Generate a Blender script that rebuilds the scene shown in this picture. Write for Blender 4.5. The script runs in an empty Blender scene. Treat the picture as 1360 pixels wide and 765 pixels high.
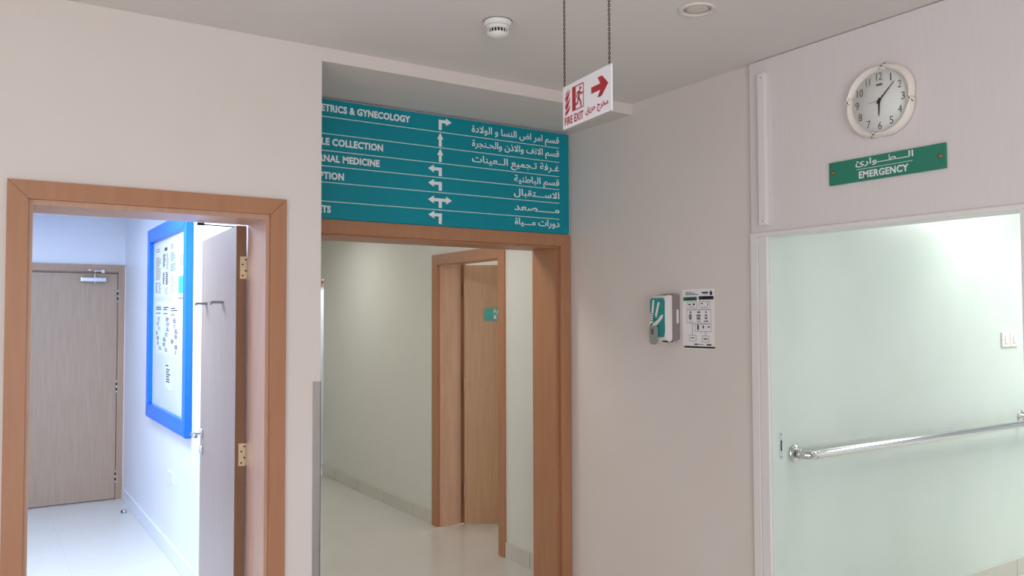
import bpy, bmesh, math, random
from mathutils import Vector, Matrix
random.seed(7)
S = bpy.context.scene
COL = S.collection
PI = math.pi

# ------------------------------------------------------------------ camera
cd = bpy.data.cameras.new('camera'); cam = bpy.data.objects.new('camera', cd); COL.objects.link(cam)
S.camera = cam
cd.sensor_width = 36; cd.lens = 1084.9/1360*36; cd.clip_start = .02; cd.clip_end = 100
yaw, pitch, roll = math.radians(33.079), math.radians(2.0355), math.radians(.190)
Fw = Vector((math.sin(yaw)*math.cos(pitch), math.cos(yaw)*math.cos(pitch), math.sin(pitch)))
r0 = Vector((math.cos(yaw), -math.sin(yaw), 0)); d0 = Fw.cross(r0)
Rt = math.cos(roll)*r0 + math.sin(roll)*d0; Dn = Fw.cross(Rt)
m = Matrix((Rt, -Dn, -Fw)).transposed().to_4x4(); m.translation = Vector((0, 0, 1.68))
cam.matrix_world = m

# ------------------------------------------------------------------ world, lamps, exposure
w = bpy.data.worlds.new('world'); S.world = w; w.use_nodes = True
w.node_tree.nodes['Background'].inputs[0].default_value = (.8, .85, 1, 1)
w.node_tree.nodes['Background'].inputs[1].default_value = .1
S.view_settings.view_transform = 'Standard'; S.view_settings.look = 'None'
S.view_settings.gamma = 1; S.view_settings.use_curve_mapping = False
S.view_settings.exposure = 0
try:
    S.cycles.max_bounces = 10; S.cycles.diffuse_bounces = 6; S.cycles.use_denoising = True
    S.cycles.sample_clamp_indirect = 6; S.cycles.caustics_reflective = False
except Exception: pass

def lamp(name, loc, size, power, color, rot=(0, 0, 0), size_y=None, spread=None):
    l = bpy.data.lights.new(name, 'AREA'); l.energy = power; l.color = color; l.size = size
    if size_y: l.shape = 'RECTANGLE'; l.size_y = size_y
    if spread: l.spread = math.radians(spread)
    o = bpy.data.objects.new(name, l); COL.objects.link(o); o.location = loc; o.rotation_euler = rot
    return o
# hall: unseen area lights added behind and beside the viewer to fill it
lamp('hall_back_fill', (-1.3, -4.3, 1.15), 3.4, 134, (.91, .96, 1.04), (PI/2, 0, math.radians(-8)), 1.5)
lamp('hall_side_fill', (-3.1, -.6, 1.3), 2.0, 44, (.91, .96, 1.04), (0, -PI/2, 0), 1.6)  # added to brighten the right wall and transom panel; no window built there
lamp('hall_ceiling_fill', (-.6, -1.0, 2.84), 1.2, 18, (.91, .96, 1.04), (0, 0, 0), 1.2)
# left passage: cold white tubes
lamp('passage_ceiling_light', (.30, 5.35, 2.58), .6, 82, (.69, .83, 1), (0, 0, 0), 1.2)
lamp('passage_far_light', (.35, 7.2, 2.58), .6, 5, (.68, .86, 1), (0, 0, 0), .6)
# middle corridor: warm white light, with a near fill added
lamp('corridor_ceiling_light', (2.2, 7.3, 2.58), .5, 12, (.97, .97, .94), (0, 0, 0), .5)
lamp('corridor_near_fill', (2.0, 4.75, 2.58), .4, 12, (.97, .97, .95), (0, 0, 0), .4)  # unseen, added to brighten the half open door leaf
lamp('corridor_end_light', (3.7, 8.72, 2.5), .25, 14, (.86, .94, 1), (0, 0, 0), .3)
lamp('ward_room_light', (4.6, 6.0, 2.58), .6, 60, (.95, .97, 1), (0, 0, 0), .6)
# right corridor: down-lights that wash the wall
lamp('emergency_downlight', (5.1, 2.2, 2.57), .34, 9, (.97, 1, .96), (0, 0, 0))
lamp('emergency_ceiling_light', (6.6, 1.7, 2.57), .8, 50, (.98, 1, .95), (0, 0, 0), .8)
lamp('emergency_entry_light', (3.9, 1.5, 2.57), .5, 2, (.98, 1, .95), (0, 0, 0), .5)

# ------------------------------------------------------------------ materials
def lin(c):
    return tuple((v/12.92 if v <= .04045 else ((v+.055)/1.055)**2.4) for v in (x/255 for x in c)) + (1,)
MATS = {}
def mat(name, rgb, rough=.5, metal=0, spec=.5, var=0, vscale=3, bump=0, bscale=60, coat=0, grain=None, rgb2=None, stretch=(1, 1, 1)):
    m = bpy.data.materials.new(name); m.use_nodes = True; nt = m.node_tree; b = nt.nodes['Principled BSDF']
    b.inputs['Base Color'].default_value = lin(rgb); b.inputs['Roughness'].default_value = rough
    b.inputs['Metallic'].default_value = metal; b.inputs['Specular IOR Level'].default_value = spec
    b.inputs['Coat Weight'].default_value = coat
    if var or rgb2 or bump:
        tc = nt.nodes.new('ShaderNodeTexCoord'); mp = nt.nodes.new('ShaderNodeMapping')
        mp.inputs['Scale'].default_value = stretch
        nt.links.new(tc.outputs['Object'], mp.inputs['Vector'])
    if var or rgb2:
        nz = nt.nodes.new('ShaderNodeTexNoise'); nz.inputs['Scale'].default_value = vscale
        nz.inputs['Detail'].default_value = 6; nz.inputs['Roughness'].default_value = .6
        nt.links.new(mp.outputs[0], nz.inputs['Vector'])
        rp = nt.nodes.new('ShaderNodeValToRGB')
        rp.color_ramp.elements[0].position = .3; rp.color_ramp.elements[1].position = .7
        c2 = rgb2 or tuple(max(0, v*(1-var)) for v in rgb)
        rp.color_ramp.elements[0].color = lin(c2); rp.color_ramp.elements[1].color = lin(rgb)
        nt.links.new(nz.outputs[0], rp.inputs[0]); nt.links.new(rp.outputs[0], b.inputs['Base Color'])
    if bump:
        nb = nt.nodes.new('ShaderNodeTexNoise'); nb.inputs['Scale'].default_value = bscale
        nt.links.new(mp.outputs[0], nb.inputs['Vector'])
        bp = nt.nodes.new('ShaderNodeBump'); bp.inputs['Strength'].default_value = bump; bp.inputs['Distance'].default_value = .002
        nt.links.new(nb.outputs[0], bp.inputs['Height']); nt.links.new(bp.outputs[0], b.inputs['Normal'])
    MATS[name] = m
    return m
HALL = mat('hall_paint', (222, 213, 209), .55, rgb2=(217, 208, 200), vscale=1.1, bump=.06, bscale=35)
CEIL = mat('ceiling_paint', (222, 217, 213), .7, var=.02, vscale=1.0, bump=.05, bscale=30)
PASS = mat('passage_paint', (226, 229, 238), .35, var=.015, vscale=1.5)
CREAM = mat('corridor_paint', (220, 219, 211), .45, var=.02, vscale=1.5)
GREEN = mat('emergency_corridor_paint', (222, 229, 221), .24, vscale=.9, rgb2=(208, 219, 209))
PANEL = mat('transom_panel', (224, 217, 216), .35, var=.015, vscale=14, stretch=(1, 6, .3))
WHITE = mat('white_gloss_paint', (228, 224, 222), .3)
WOODF = mat('casing_wood', (176, 126, 92), .42, rgb2=(168, 117, 84), vscale=5, stretch=(6, 6, .6))
WOODR = mat('lit_lining_wood', (200, 160, 134), .36, rgb2=(188, 146, 120), vscale=5, stretch=(6, 6, .6))  # lighter copy of the casing wood, its lit tone put into the colour
WOODQ = mat('cool_lit_far_oak', (178, 154, 134), .38, rgb2=(164, 138, 118), vscale=6, stretch=(14, 14, .5))  # leaf oak greyed in colour for the bluish passage light
WOODL = mat('leaf_oak', (188, 150, 114), .38, rgb2=(172, 132, 96), vscale=6, stretch=(14, 14, .5))
WOODP = mat('cool_lit_oak', (166, 148, 138), .38, rgb2=(152, 134, 122), vscale=6, stretch=(14, 14, .5))  # leaf oak with the cool passage light mixed into its colour
WOODG = mat('cool_lit_casing_wood', (176, 146, 124), .45, rgb2=(166, 136, 116), vscale=5, stretch=(6, 6, .6))  # casing wood copy, cool light on the end door put into its colour
WOODE = mat('leaf_edge_wood', (134, 94, 66), .5, rgb2=(120, 82, 56), vscale=5, stretch=(6, 6, .6))
STEEL = mat('brushed_steel', (186, 184, 182), .32, 1, var=.05, vscale=60, stretch=(1, 1, .1))
CHROME = mat('polished_steel', (214, 212, 210), .1, 1)
SATIN = mat('satin_chrome', (205, 205, 208), .25, 1)
HOOK = mat('hook_metal', (128, 120, 124), .4, .6)
BRASS = mat('hinge_metal', (190, 172, 142), .35, 1)
BLACK = mat('black', (22, 22, 24), .5)
DARK = mat('dark_gap', (40, 30, 26), .7)
TEAL = mat('teal_sign', (0, 140, 156), .4, spec=.3, var=.04, vscale=2)
GSIGN = mat('green_sign', (38, 128, 104), .3)
TEALS = mat('room_sign_teal', (22, 150, 140), .3)
LETW = mat('white_lettering', (232, 236, 236), .4)
LETM = mat('mint_lettering', (214, 232, 224), .4)
SIGNW = mat('white_acrylic', (240, 237, 240), .25)
RED = mat('sign_red', (172, 22, 42), .35)
CHAIN = mat('chain_metal', (70, 48, 36), .4, .8)
BLUE = mat('noticeboard_blue', (2, 110, 216), .3, spec=.4)
FELT = mat('board_white', (196, 200, 212), .4)
PAPER = mat('paper', (204, 206, 212), .6)
INK = mat('printed_ink', (58, 60, 70), .7)
INKL = mat('printed_ink_light', (118, 122, 134), .7)
TAN = mat('printed_tan', (160, 150, 120), .7)
SKYB = mat('printed_blue', (110, 136, 190), .7)
CYAN = mat('printed_cyan', (60, 170, 172), .6)
GREY = mat('dispenser_grey', (138, 128, 126), .4)
LGREY = mat('dispenser_lever', (150, 150, 148), .35)
DWHITE = mat('dispenser_white', (232, 228, 224), .3)
DTEAL = mat('dispenser_teal', (16, 156, 152), .3, rgb2=(20, 116, 122), vscale=55)
POSTER = mat('poster_paper', (236, 233, 234), .5)
PGREEN = mat('poster_green', (46, 104, 78), .5)
NAVY = mat('poster_navy', (36, 36, 58), .5)
CLOCKR = mat('clock_rim', (232, 224, 216), .25)
CLOCKF = mat('clock_face', (226, 228, 224), .4)
NUM = mat('clock_numerals', (92, 88, 86), .5)
SCREW = mat('brass_screw', (150, 122, 84), .35, .8)
PLAST = mat('white_plastic', (230, 228, 222), .35)
LENS = mat('lamp_lens', (206, 200, 196), .25)
CREAMR = mat('lamp_ring', (222, 212, 202), .5)
BASE = mat('skirting_tile', (206, 202, 192), .25, var=.04, vscale=4)
GROUT = mat('skirting_joint', (120, 112, 100), .8)
DOORW = mat('white_leaf', (228, 234, 240), .35)

def floor_mat():
    m = bpy.data.materials.new('floor_tiles'); m.use_nodes = True; nt = m.node_tree; b = nt.nodes['Principled BSDF']
    N = nt.nodes.new; L = nt.links.new
    tc = N('ShaderNodeTexCoord'); sp = N('ShaderNodeSeparateXYZ'); L(tc.outputs['Object'], sp.inputs[0])
    hs = []
    for ax, off in ((0, .53), (1, .20)):
        a = N('ShaderNodeMath'); a.operation = 'SUBTRACT'; L(sp.outputs[ax], a.inputs[0]); a.inputs[1].default_value = off - 60
        f = N('ShaderNodeMath'); f.operation = 'MODULO'; L(a.outputs[0], f.inputs[0]); f.inputs[1].default_value = .6
        c = N('ShaderNodeMath'); c.operation = 'LESS_THAN'; L(f.outputs[0], c.inputs[0]); c.inputs[1].default_value = .003
        hs.append(c)
    mx = N('ShaderNodeMath'); mx.operation = 'MAXIMUM'; L(hs[0].outputs[0], mx.inputs[0]); L(hs[1].outputs[0], mx.inputs[1])
    nz = N('ShaderNodeTexNoise'); nz.inputs['Scale'].default_value = 2.5; L(tc.outputs['Object'], nz.inputs['Vector'])
    rp = N('ShaderNodeValToRGB'); rp.color_ramp.elements[0].color = lin((210, 206, 200)); rp.color_ramp.elements[1].color = lin((217, 214, 209)); L(nz.outputs[0], rp.inputs[0])
    mi = N('ShaderNodeMix'); mi.data_type = 'RGBA'; L(mx.outputs[0], mi.inputs[0]); L(rp.outputs[0], mi.inputs[6]); mi.inputs[7].default_value = lin((200, 196, 190))
    L(mi.outputs[2], b.inputs['Base Color']); b.inputs['Roughness'].default_value = .16
    return m
FLOOR = floor_mat()

# ------------------------------------------------------------------ mesh builder
LETTER = {  # arabic letter -> isolated, final, initial, medial
 'ا': (0xFE8D, 0xFE8E, None, None), 'ة': (0xFE93, 0xFE94, None, None), 'ت': (0xFE95, 0xFE96, 0xFE97, 0xFE98), 'ب': (0xFE8F, 0xFE90, 0xFE91, 0xFE92),
 'ج': (0xFE9D, 0xFE9E, 0xFE9F, 0xFEA0), 'ح': (0xFEA1, 0xFEA2, 0xFEA3, 0xFEA4), 'خ': (0xFEA5, 0xFEA6, 0xFEA7, 0xFEA8), 'د': (0xFEA9, 0xFEAA, None, None),
 'ذ': (0xFEAB, 0xFEAC, None, None), 'ر': (0xFEAD, 0xFEAE, None, None), 'س': (0xFEB1, 0xFEB2, 0xFEB3, 0xFEB4), 'ص': (0xFEB9, 0xFEBA, 0xFEBB, 0xFEBC),
 'ض': (0xFEBD, 0xFEBE, 0xFEBF, 0xFEC0), 'ط': (0xFEC1, 0xFEC2, 0xFEC3, 0xFEC4), 'ع': (0xFEC9, 0xFECA, 0xFECB, 0xFECC), 'غ': (0xFECD, 0xFECE, 0xFECF, 0xFED0),
 'ف': (0xFED1, 0xFED2, 0xFED3, 0xFED4), 'ق': (0xFED5, 0xFED6, 0xFED7, 0xFED8), 'ل': (0xFEDD, 0xFEDE, 0xFEDF, 0xFEE0), 'م': (0xFEE1, 0xFEE2, 0xFEE3, 0xFEE4),
 'ن': (0xFEE5, 0xFEE6, 0xFEE7, 0xFEE8), 'و': (0xFEED, 0xFEEE, None, None), 'ي': (0xFEF1, 0xFEF2, 0xFEF3, 0xFEF4), 'ئ': (0xFE89, 0xFE8A, 0xFE8B, 0xFE8C),
 'ـ': (0x640, 0x640, 0x640, 0x640), 'ﻻ': (0xFEFB, 0xFEFC, None, None)}
def arabic(s):
    s = s.replace('لا', 'ﻻ'); out = []
    for i, c in enumerate(s):
        if c not in LETTER: out.append(c); continue
        prev = i > 0 and s[i-1] in LETTER and LETTER[s[i-1]][2] is not None
        nxt = i+1 < len(s) and s[i+1] in LETTER and LETTER[c][2] is not None
        out.append(chr(LETTER[c][3 if prev and nxt else 1 if prev else 2 if nxt else 0]))
    return ''.join(reversed(out))

def text_data(s, bold=0.0, sp=1.0):
    c = bpy.data.curves.new('t', 'FONT'); c.body = s; c.resolution_u = 3; c.offset = bold; c.space_character = sp
    o = bpy.data.objects.new('t', c); COL.objects.link(o)
    me = bpy.data.meshes.new_from_object(o)
    vs = [v.co.copy() for v in me.vertices]; fs = [tuple(p.vertices) for p in me.polygons]
    bpy.data.objects.remove(o); bpy.data.curves.remove(c); bpy.data.meshes.remove(me)
    return vs, fs

class MB:
    def __init__(self, *mats): self.bm = bmesh.new(); self.mats = list(mats); self.mi = 0
    def use(self, m):
        if m not in self.mats: self.mats.append(m)
        self.mi = self.mats.index(m); return self
    def face(self, vs, smooth=False):
        try: f = self.bm.faces.new(vs)
        except ValueError: return None
        f.material_index = self.mi; f.smooth = smooth; return f
    def box(self, x0, x1, y0, y1, z0, z1, bev=0):
        x0, x1 = sorted((x0, x1)); y0, y1 = sorted((y0, y1)); z0, z1 = sorted((z0, z1))
        v = [self.bm.verts.new((x, y, z)) for x in (x0, x1) for y in (y0, y1) for z in (z0, z1)]
        fs = [self.face([v[i] for i in q]) for q in ((0, 1, 3, 2), (4, 6, 7, 5), (0, 4, 5, 1), (2, 3, 7, 6), (0, 2, 6, 4), (1, 5, 7, 3))]
        if bev:
            es = list({e for f in fs for e in f.edges})
            r = bmesh.ops.bevel(self.bm, geom=es, offset=bev, segments=2, profile=.6, affect='EDGES', material=-1)
            for f in r['faces']: f.material_index = self.mi
        return self
    def prism(self, pts, o, u, v, n, depth):
        """polygon pts (a,b) in plane o+a*u+b*v, extruded by depth along n"""
        o, u, v, n = Vector(o), Vector(u), Vector(v), Vector(n)
        a = [self.bm.verts.new(o+u*p[0]+v*p[1]) for p in pts]; b = [self.bm.verts.new(o+u*p[0]+v*p[1]+n*depth) for p in pts]
        self.face(a); self.face(list(reversed(b))); k = len(pts)
        for i in range(k): self.face([a[i], b[i], b[(i+1) % k], a[(i+1) % k]])
        return self
    def tube(self, path, r, seg=12, cap=True, closed=False):
        path = [Vector(p) for p in path]; n = len(path); rings = []
        rad = r if isinstance(r, (list, tuple)) else [r]*n
        t0 = (path[1]-path[0]).normalized(); nrm = t0.orthogonal().normalized()
        for i, p in enumerate(path):
            if closed: t = (path[(i+1) % n]-path[i-1]).normalized()
            else: t = (path[min(i+1, n-1)]-path[max(i-1, 0)]).normalized()
            nrm = (nrm - t*nrm.dot(t)).normalized(); bi = t.cross(nrm)
            rings.append([self.bm.verts.new(p+(nrm*math.cos(a)+bi*math.sin(a))*rad[i]) for a in (2*PI*k/seg for k in range(seg))])
        for i in range(n if closed else n-1):
            A, B = rings[i], rings[(i+1) % n]
            for k in range(seg): self.face([A[k], A[(k+1) % seg], B[(k+1) % seg], B[k]], True)
        if cap and not closed: self.face(list(reversed(rings[0]))); self.face(rings[-1])
        return self
    def lathe(self, prof, o, axis=(0, 0, 1), seg=40, smooth=True, caps=True):
        """prof list of (r,h) along axis from o"""
        o = Vector(o); ax = Vector(axis).normalized(); e1 = ax.orthogonal().normalized(); e2 = ax.cross(e1)
        rings = []
        for r, h in prof:
            if r < 1e-6: rings.append([self.bm.verts.new(o+ax*h)])
            else: rings.append([self.bm.verts.new(o+ax*h+(e1*math.cos(2*PI*k/seg)+e2*math.sin(2*PI*k/seg))*r) for k in range(seg)])
        for A, B in zip(rings, rings[1:]):
            for k in range(seg):
                q = [A[k % len(A)], A[(k+1) % len(A)], B[(k+1) % len(B)], B[k % len(B)]]
                q2 = []
                for x in q:
                    if x not in q2: q2.append(x)
                if len(q2) > 2: self.face(q2, smooth)
        if caps:
            if len(rings[0]) > 1: self.face(list(reversed(rings[0])))
            if len(rings[-1]) > 1: self.face(rings[-1])
        return self
    def text(self, s, o, u, v, n, w=None, zs=None, h=None, bold=0.0, depth=.001, align='l', sp=1.0):
        """lettering: width w, either baseline scale zs or full bbox height h; o is the baseline start"""
        vs, fs = text_data(s, bold, sp); o, u, v, n = Vector(o), Vector(u), Vector(v), Vector(n)
        x0 = min(p.x for p in vs); x1 = max(p.x for p in vs); y0 = min(p.y for p in vs); y1 = max(p.y for p in vs)
        if h: sy = h/(y1-y0); yo = y0
        else: sy = zs; yo = 0
        sx = w/(x1-x0) if w else sy
        xo = x0 if align == 'l' else (x0+x1)/2 if align == 'c' else x1
        if align == 'c' : yo = (y0+y1)/2
        P = [o+u*((p.x-xo)*sx)+v*((p.y-yo)*sy) for p in vs]
        top = [self.bm.verts.new(p+n*depth) for p in P]
        for f in fs: self.face([top[i] for i in f])
        from collections import Counter
        cnt = Counter()
        for f in fs:
            for i in range(len(f)): cnt[tuple(sorted((f[i], f[(i+1) % len(f)])))] += 1
        bot = {}
        for (a, b), c in cnt.items():
            if c == 1:
                for k in (a, b):
                    if k not in bot: bot[k] = self.bm.verts.new(P[k])
                self.face([top[a], top[b], bot[b], bot[a]])
        return self
    def build(self, name, parent=None, loc=(0, 0, 0), local=False, fixn=True):
        if fixn: bmesh.ops.recalc_face_normals(self.bm, faces=self.bm.faces[:])
        off = Vector(loc)
        if parent is not None and not local: off = parent.matrix_world.translation if False else Vector(parent['_o'])
        if off.length: bmesh.ops.translate(self.bm, verts=self.bm.verts[:], vec=-off)
        me = bpy.data.meshes.new(name); self.bm.to_mesh(me); self.bm.free()
        for mm in self.mats: me.materials.append(mm)
        o = bpy.data.objects.new(name, me); COL.objects.link(o)
        if parent is not None: o.parent = parent; o['_o'] = parent['_o']
        else: o.location = loc; o['_o'] = tuple(loc)
        return o
def tag(o, label, cat, group=None, kind=None):
    o['label'] = label; o['category'] = cat
    if group: o['group'] = group
    if kind: o['kind'] = kind
    return o
def empty(name, loc, label, cat, group=None, kind=None, rot=(0, 0, 0)):
    o = bpy.data.objects.new(name, None); COL.objects.link(o); o.location = loc; o.rotation_euler = rot; o['_o'] = tuple(loc)
    o.empty_display_size = .1
    return tag(o, label, cat, group, kind)
def struct(name, mb, label, cat):
    return tag(mb.build(name), label, cat, kind='structure')

# ------------------------------------------------------------------ room shell
Y1, Y2, XC, XE, YF = 3.42, 4.0, 3.03, 3.11, 2.70
ZC = 2.865; ZL = 2.60
struct('floor', MB(FLOOR).box(-3.3, 9.2, -4.6, 9.2, -.08, 0), 'pale glossy tiled floor running through both passages', 'floor')
struct('ceiling', MB(CEIL).box(-3.3, 3.13, -4.6, Y1, ZC, ZC+.08), 'flat off-white ceiling of the hall', 'ceiling')
struct('ceiling_bulkhead', MB(HALL).box(1.238, XC, Y1, 4.24, 2.805, ZC+.08), 'lowered ceiling strip above the teal directory board', 'ceiling')
struct('ceiling_passage', MB(PASS).box(-.6, 1.145, 3.70, 8.6, ZL, ZL+.08), 'white ceiling of the left passage', 'ceiling')
struct('ceiling_corridor', MB(CREAM).box(1.238, 6.2, 4.24, 9.2, ZL, ZL+.08), 'ceiling of the middle corridor', 'ceiling')
struct('ceiling_emergency', MB(PASS).box(3.13, 9.2, .4, YF, ZL, ZL+.08), 'ceiling of the right corridor', 'ceiling')
struct('wall_left', MB(HALL).box(-3.3, -3.2, -4.6, 3.7, 0, ZC), 'left hall wall outside the picture', 'wall')
struct('wall_back', MB(HALL).box(-3.3, 3.13, -4.7, -4.6, 0, ZC), 'hall wall behind the viewer', 'wall')
struct('wall_front', MB(HALL).box(-3.3, .092, Y1, 3.70, 0, ZC).box(1.064, 1.238, Y1, 3.70, 0, ZC).box(.092, 1.064, Y1, 3.70, 2.162, ZC), 'cream front wall around the left doorway', 'wall')
p = MB(PASS, HALL); p.box(1.145, 1.19, 3.70, 8.6, 0, ZC); p.use(HALL).box(1.19, 1.238, 3.70, 4.24, 0, ZC); p.use(CREAM).box(1.19, 1.238, 4.24, 9.2, 0, ZC)
struct('wall_partition', p, 'white partition wall carrying the blue noticeboard', 'wall')
struct('wall_recess', MB(HALL).box(1.238, 1.312, Y2, 4.24, 0, 2.805).box(2.962, 3.20, Y2, 4.24, 0, 2.805).box(1.312, 2.962, Y2, 4.24, 2.162, 2.805), 'recessed wall behind the teal directory board', 'wall')
struct('wall_right', MB(HALL).box(XC, 3.118, 2.497, Y2, 0, ZC).box(XC, 3.13, 1.40, 2.49, 2.075, ZC).box(XC, 3.13, -4.6, 1.40, 0, ZC), 'cream right wall carrying the soap dispenser and poster', 'wall')
struct('wall_corridor', MB(CREAM).box(XE, 3.31, 4.24, 4.925, 0, ZL).box(XE, 3.31, 5.885, 8.5, 0, ZL).box(XE, 3.31, 4.925, 5.885, 2.137, ZL).box(XE, 3.31, 8.5, 9.0, 2.095, ZL), 'cream right wall of the middle corridor', 'wall')
struct('wall_corridor_end', MB(CREAM).box(1.238, 2.35, 9.0, 9.1, 0, ZL).box(3.55, 6.2, 9.0, 9.1, 0, ZL).box(2.35, 3.55, 9.0, 9.1, 2.09, ZL), 'far end wall of the middle corridor', 'wall')
struct('wall_passage_left', MB(PASS).box(-.6, -.5, 3.70, 8.6, 0, ZL), 'hidden left wall of the left passage', 'wall')
struct('wall_passage_end', MB(PASS).box(-.5, .12, 8.45, 8.6, 0, ZL).box(.12, 1.145, 8.45, 8.6, 2.16, ZL), 'white end wall of the left passage above the oak door', 'wall')
struct('wall_emergency', MB(GREEN).box(3.13, 9.2, YF, 2.85, 0, ZL), 'pale green wall of the right corridor behind the handrail', 'wall')
struct('wall_emergency_return', MB(GREEN).box(3.118, 3.14, 2.497, YF, 0, ZL), 'short return beside the right corridor opening', 'wall')
struct('wall_emergency_near', MB(PASS).box(3.13, 9.2, .3, .4, 0, ZL), 'near wall of the right corridor', 'wall')
struct('wall_emergency_end', MB(PASS).box(9.1, 9.2, .4, YF, 0, ZL), 'end wall of the right corridor', 'wall')
struct('wall_ward', MB(CREAM).box(5.9, 6.0, 4.24, 9.0, 0, ZL).box(3.31, 5.9, 4.3, 4.4, 0, ZL).box(3.31, 5.9, 8.4, 8.5, 0, ZL), 'walls of the room behind the half open door', 'wall')

# skirtings
def skirt(name, x0, x1, y0, y1, joints, axis, label, M=None):
    mb = MB(M or BASE); mb.box(x0, x1, y0, y1, 0, .11, .002)
    mb.use(GROUT)
    for j in joints:
        if axis == 'y': mb.box(x0-.0006, x0+.002, j-.0015, j+.0015, .004, .106)
        else: mb.box(j-.0015, j+.0015, y0-.0006, y0+.002, .004, .106)
    return struct(name, mb, label, 'skirting')
skirt('baseboard_passage', 1.133, 1.1455, 3.75, 8.42, [], 'y', 'white tiled skirting along the noticeboard wall', PASS)
skirt('baseboard_corridor', 3.098, 3.1105, 4.24, 4.853, [4.55], 'y', 'tiled skirting piece right of the corridor door')
skirt('baseboard_corridor.001', 3.098, 3.1105, 5.957, 8.5, [6.3+.6*i for i in range(4)], 'y', 'tiled skirting left of the corridor door')
skirt('baseboard_right', 3.018, 3.0305, 2.585, 3.984, [2.9, 3.5], 'y', 'tiled skirting below the soap dispenser')
skirt('baseboard_emergency', 3.18, 9.1, 2.688, 2.7005, [4.43+.6*i for i in range(8)], 'x', 'tiled skirting below the steel handrail')

# ------------------------------------------------------------------ door frames and doors
def casing(mb, axis, a0, a1, wid, zt, f0, f1):
    """casing on three sides: a0..a1 outer range on axis, f0..f1 thickness on the other axis, mitred corners"""
    if axis == 'x': o, u, n = (0, f1, 0), (1, 0, 0), (0, f0-f1, 0)
    else: o, u, n = (f1, 0, 0), (0, 1, 0), (f0-f1, 0, 0)
    v = (0, 0, 1); g = .0008
    mb.prism([(a0, 0), (a0+wid, 0), (a0+wid, zt-wid-g), (a0, zt-g)], o, u, v, n, 1)
    mb.prism([(a1, 0), (a1, zt-g), (a1-wid, zt-wid-g), (a1-wid, 0)], o, u, v, n, 1)
    mb.prism([(a0+g, zt), (a0+wid+g, zt-wid), (a1-wid-g, zt-wid), (a1-g, zt)], o, u, v, n, 1)

def hinge_mesh(o, u, v, n, w=.03, h=.1):
    mb = MB(BRASS); o, u, v, n = map(Vector, (o, u, v, n))
    mb.prism([(-w, -h/2), (0, -h/2), (0, h/2), (-w, h/2)], o, u, v, n, .002)
    mb.use(BLACK)
    for sx, sz in ((-.22, .36), (-.62, .14), (-.22, -.14), (-.62, -.36)):
        c = o+u*(w*sx)+v*(h*sz)+n*.002
        mb.lathe([(.0042, 0), (.003, .0006), (0, .0007)], c, n, 10)
    mb.use(SATIN)
    for i in range(5):
        a = o+u*.006+n*.004+v*(-h/2+h*i/5+.001); mb.lathe([(.0065, 0), (.0065, h/5-.002)], a, v, 12)
    return mb

# --- door 1: the open door in the front wall
d1 = empty('door_1', (.578, 3.56, 0), 'brown casing and half hidden open oak door in the front wall', 'door', kind='structure')
mb = MB(WOODF); casing(mb, 'x', .074, 1.082, .066, 2.18, 3.405, 3.43); mb.build('casing', d1)
mb = MB(WOODR); mb.box(1.001, 1.064, 3.43, 3.702, 0, 2.162).box(.092, .156, 3.43, 3.702, 0, 2.162).box(.156, 1.001, 3.43, 3.702, 2.095, 2.162); mb.build('door_lining', d1)
mb = MB(CHAIN); mb.tube([(.80, 3.712, 2.088), (.945, 3.716, 2.086)], .0025, 8); mb.use(BLACK).box(.785, .815, 3.703, 3.72, 2.084, 2.095, .002); mb.build('stay_arm', d1)
ang = math.atan2(.04, .855)   # leaf swung just past a right angle
def leafpt(s, t, z):          # s along leaf from hinge, t across thickness (to the right)
    c, sn = math.cos(ang), math.sin(ang)
    return Vector((.955+s*sn+t*c, 3.72+s*c-t*sn, z))
U = (leafpt(1, 0, 0)-leafpt(0, 0, 0)); Nn = (leafpt(0, 1, 0)-leafpt(0, 0, 0)); Zv = Vector((0, 0, 1))
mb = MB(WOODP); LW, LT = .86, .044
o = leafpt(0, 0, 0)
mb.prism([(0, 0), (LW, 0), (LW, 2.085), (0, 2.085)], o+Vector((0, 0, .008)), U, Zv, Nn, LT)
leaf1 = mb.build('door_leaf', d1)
mb = MB(WOODE); mb.prism([(.0, .008), (LT, .008), (LT, 2.09), (.0, 2.09)], leafpt(-.0015, 0, 0), Nn, Zv, U, .0013); mb.build('edge_band', leaf1)
mb = MB(SATIN); mb.prism([(0, .008), (.0012, .008), (.0012, 2.093), (0, 2.093)], leafpt(-.0016, -.0012, 0), Nn, Zv, U, .003)
mb.build('edge_strip', leaf1)
for z in (1.905, 1.073, .25):
    hinge_mesh(leafpt(-.0016, LT+.004, z), Nn, Zv, -U, .032, .1).build('hinge', leaf1)
# lever handle, cylinder and two small hooks on the leaf
hd = MB(SATIN); q = leafpt(.80, 0, 1.075)
hd.lathe([(.0245, 0), (.0245, .007), (.022, .009), (.01, .0095), (.01, .045)], q, -Nn, 24)
pth = [q-Nn*.04, q-Nn*.052-U*.004, q-Nn*.056-U*.018, q-Nn*.056-U*.06, q-Nn*.055-U*.11, q-Nn*.05-U*.122]
hd.tube(pth, .0095, 12); hd.build('door_handle', leaf1)
hd = MB(SATIN); q = leafpt(.80, 0, .985); hd.lathe([(.0245, 0), (.0245, .007), (.021, .009), (.009, .0095), (.009, .013), (0, .013)], q, -Nn, 24)
hd.use(BLACK).prism([(-.0015, -.012), (.0015, -.012), (.0015, -.002), (-.0015, -.002)], q-Nn*.0132, U, Zv, -Nn, .0004); hd.build('lock_cylinder', leaf1)
hd = MB(SATIN); hd.prism([(LT*.25, .92), (LT*.75, .92), (LT*.75, 1.14), (LT*.25, 1.14)], leafpt(LW, 0, 0), Nn, Zv, U, .0015)
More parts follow.
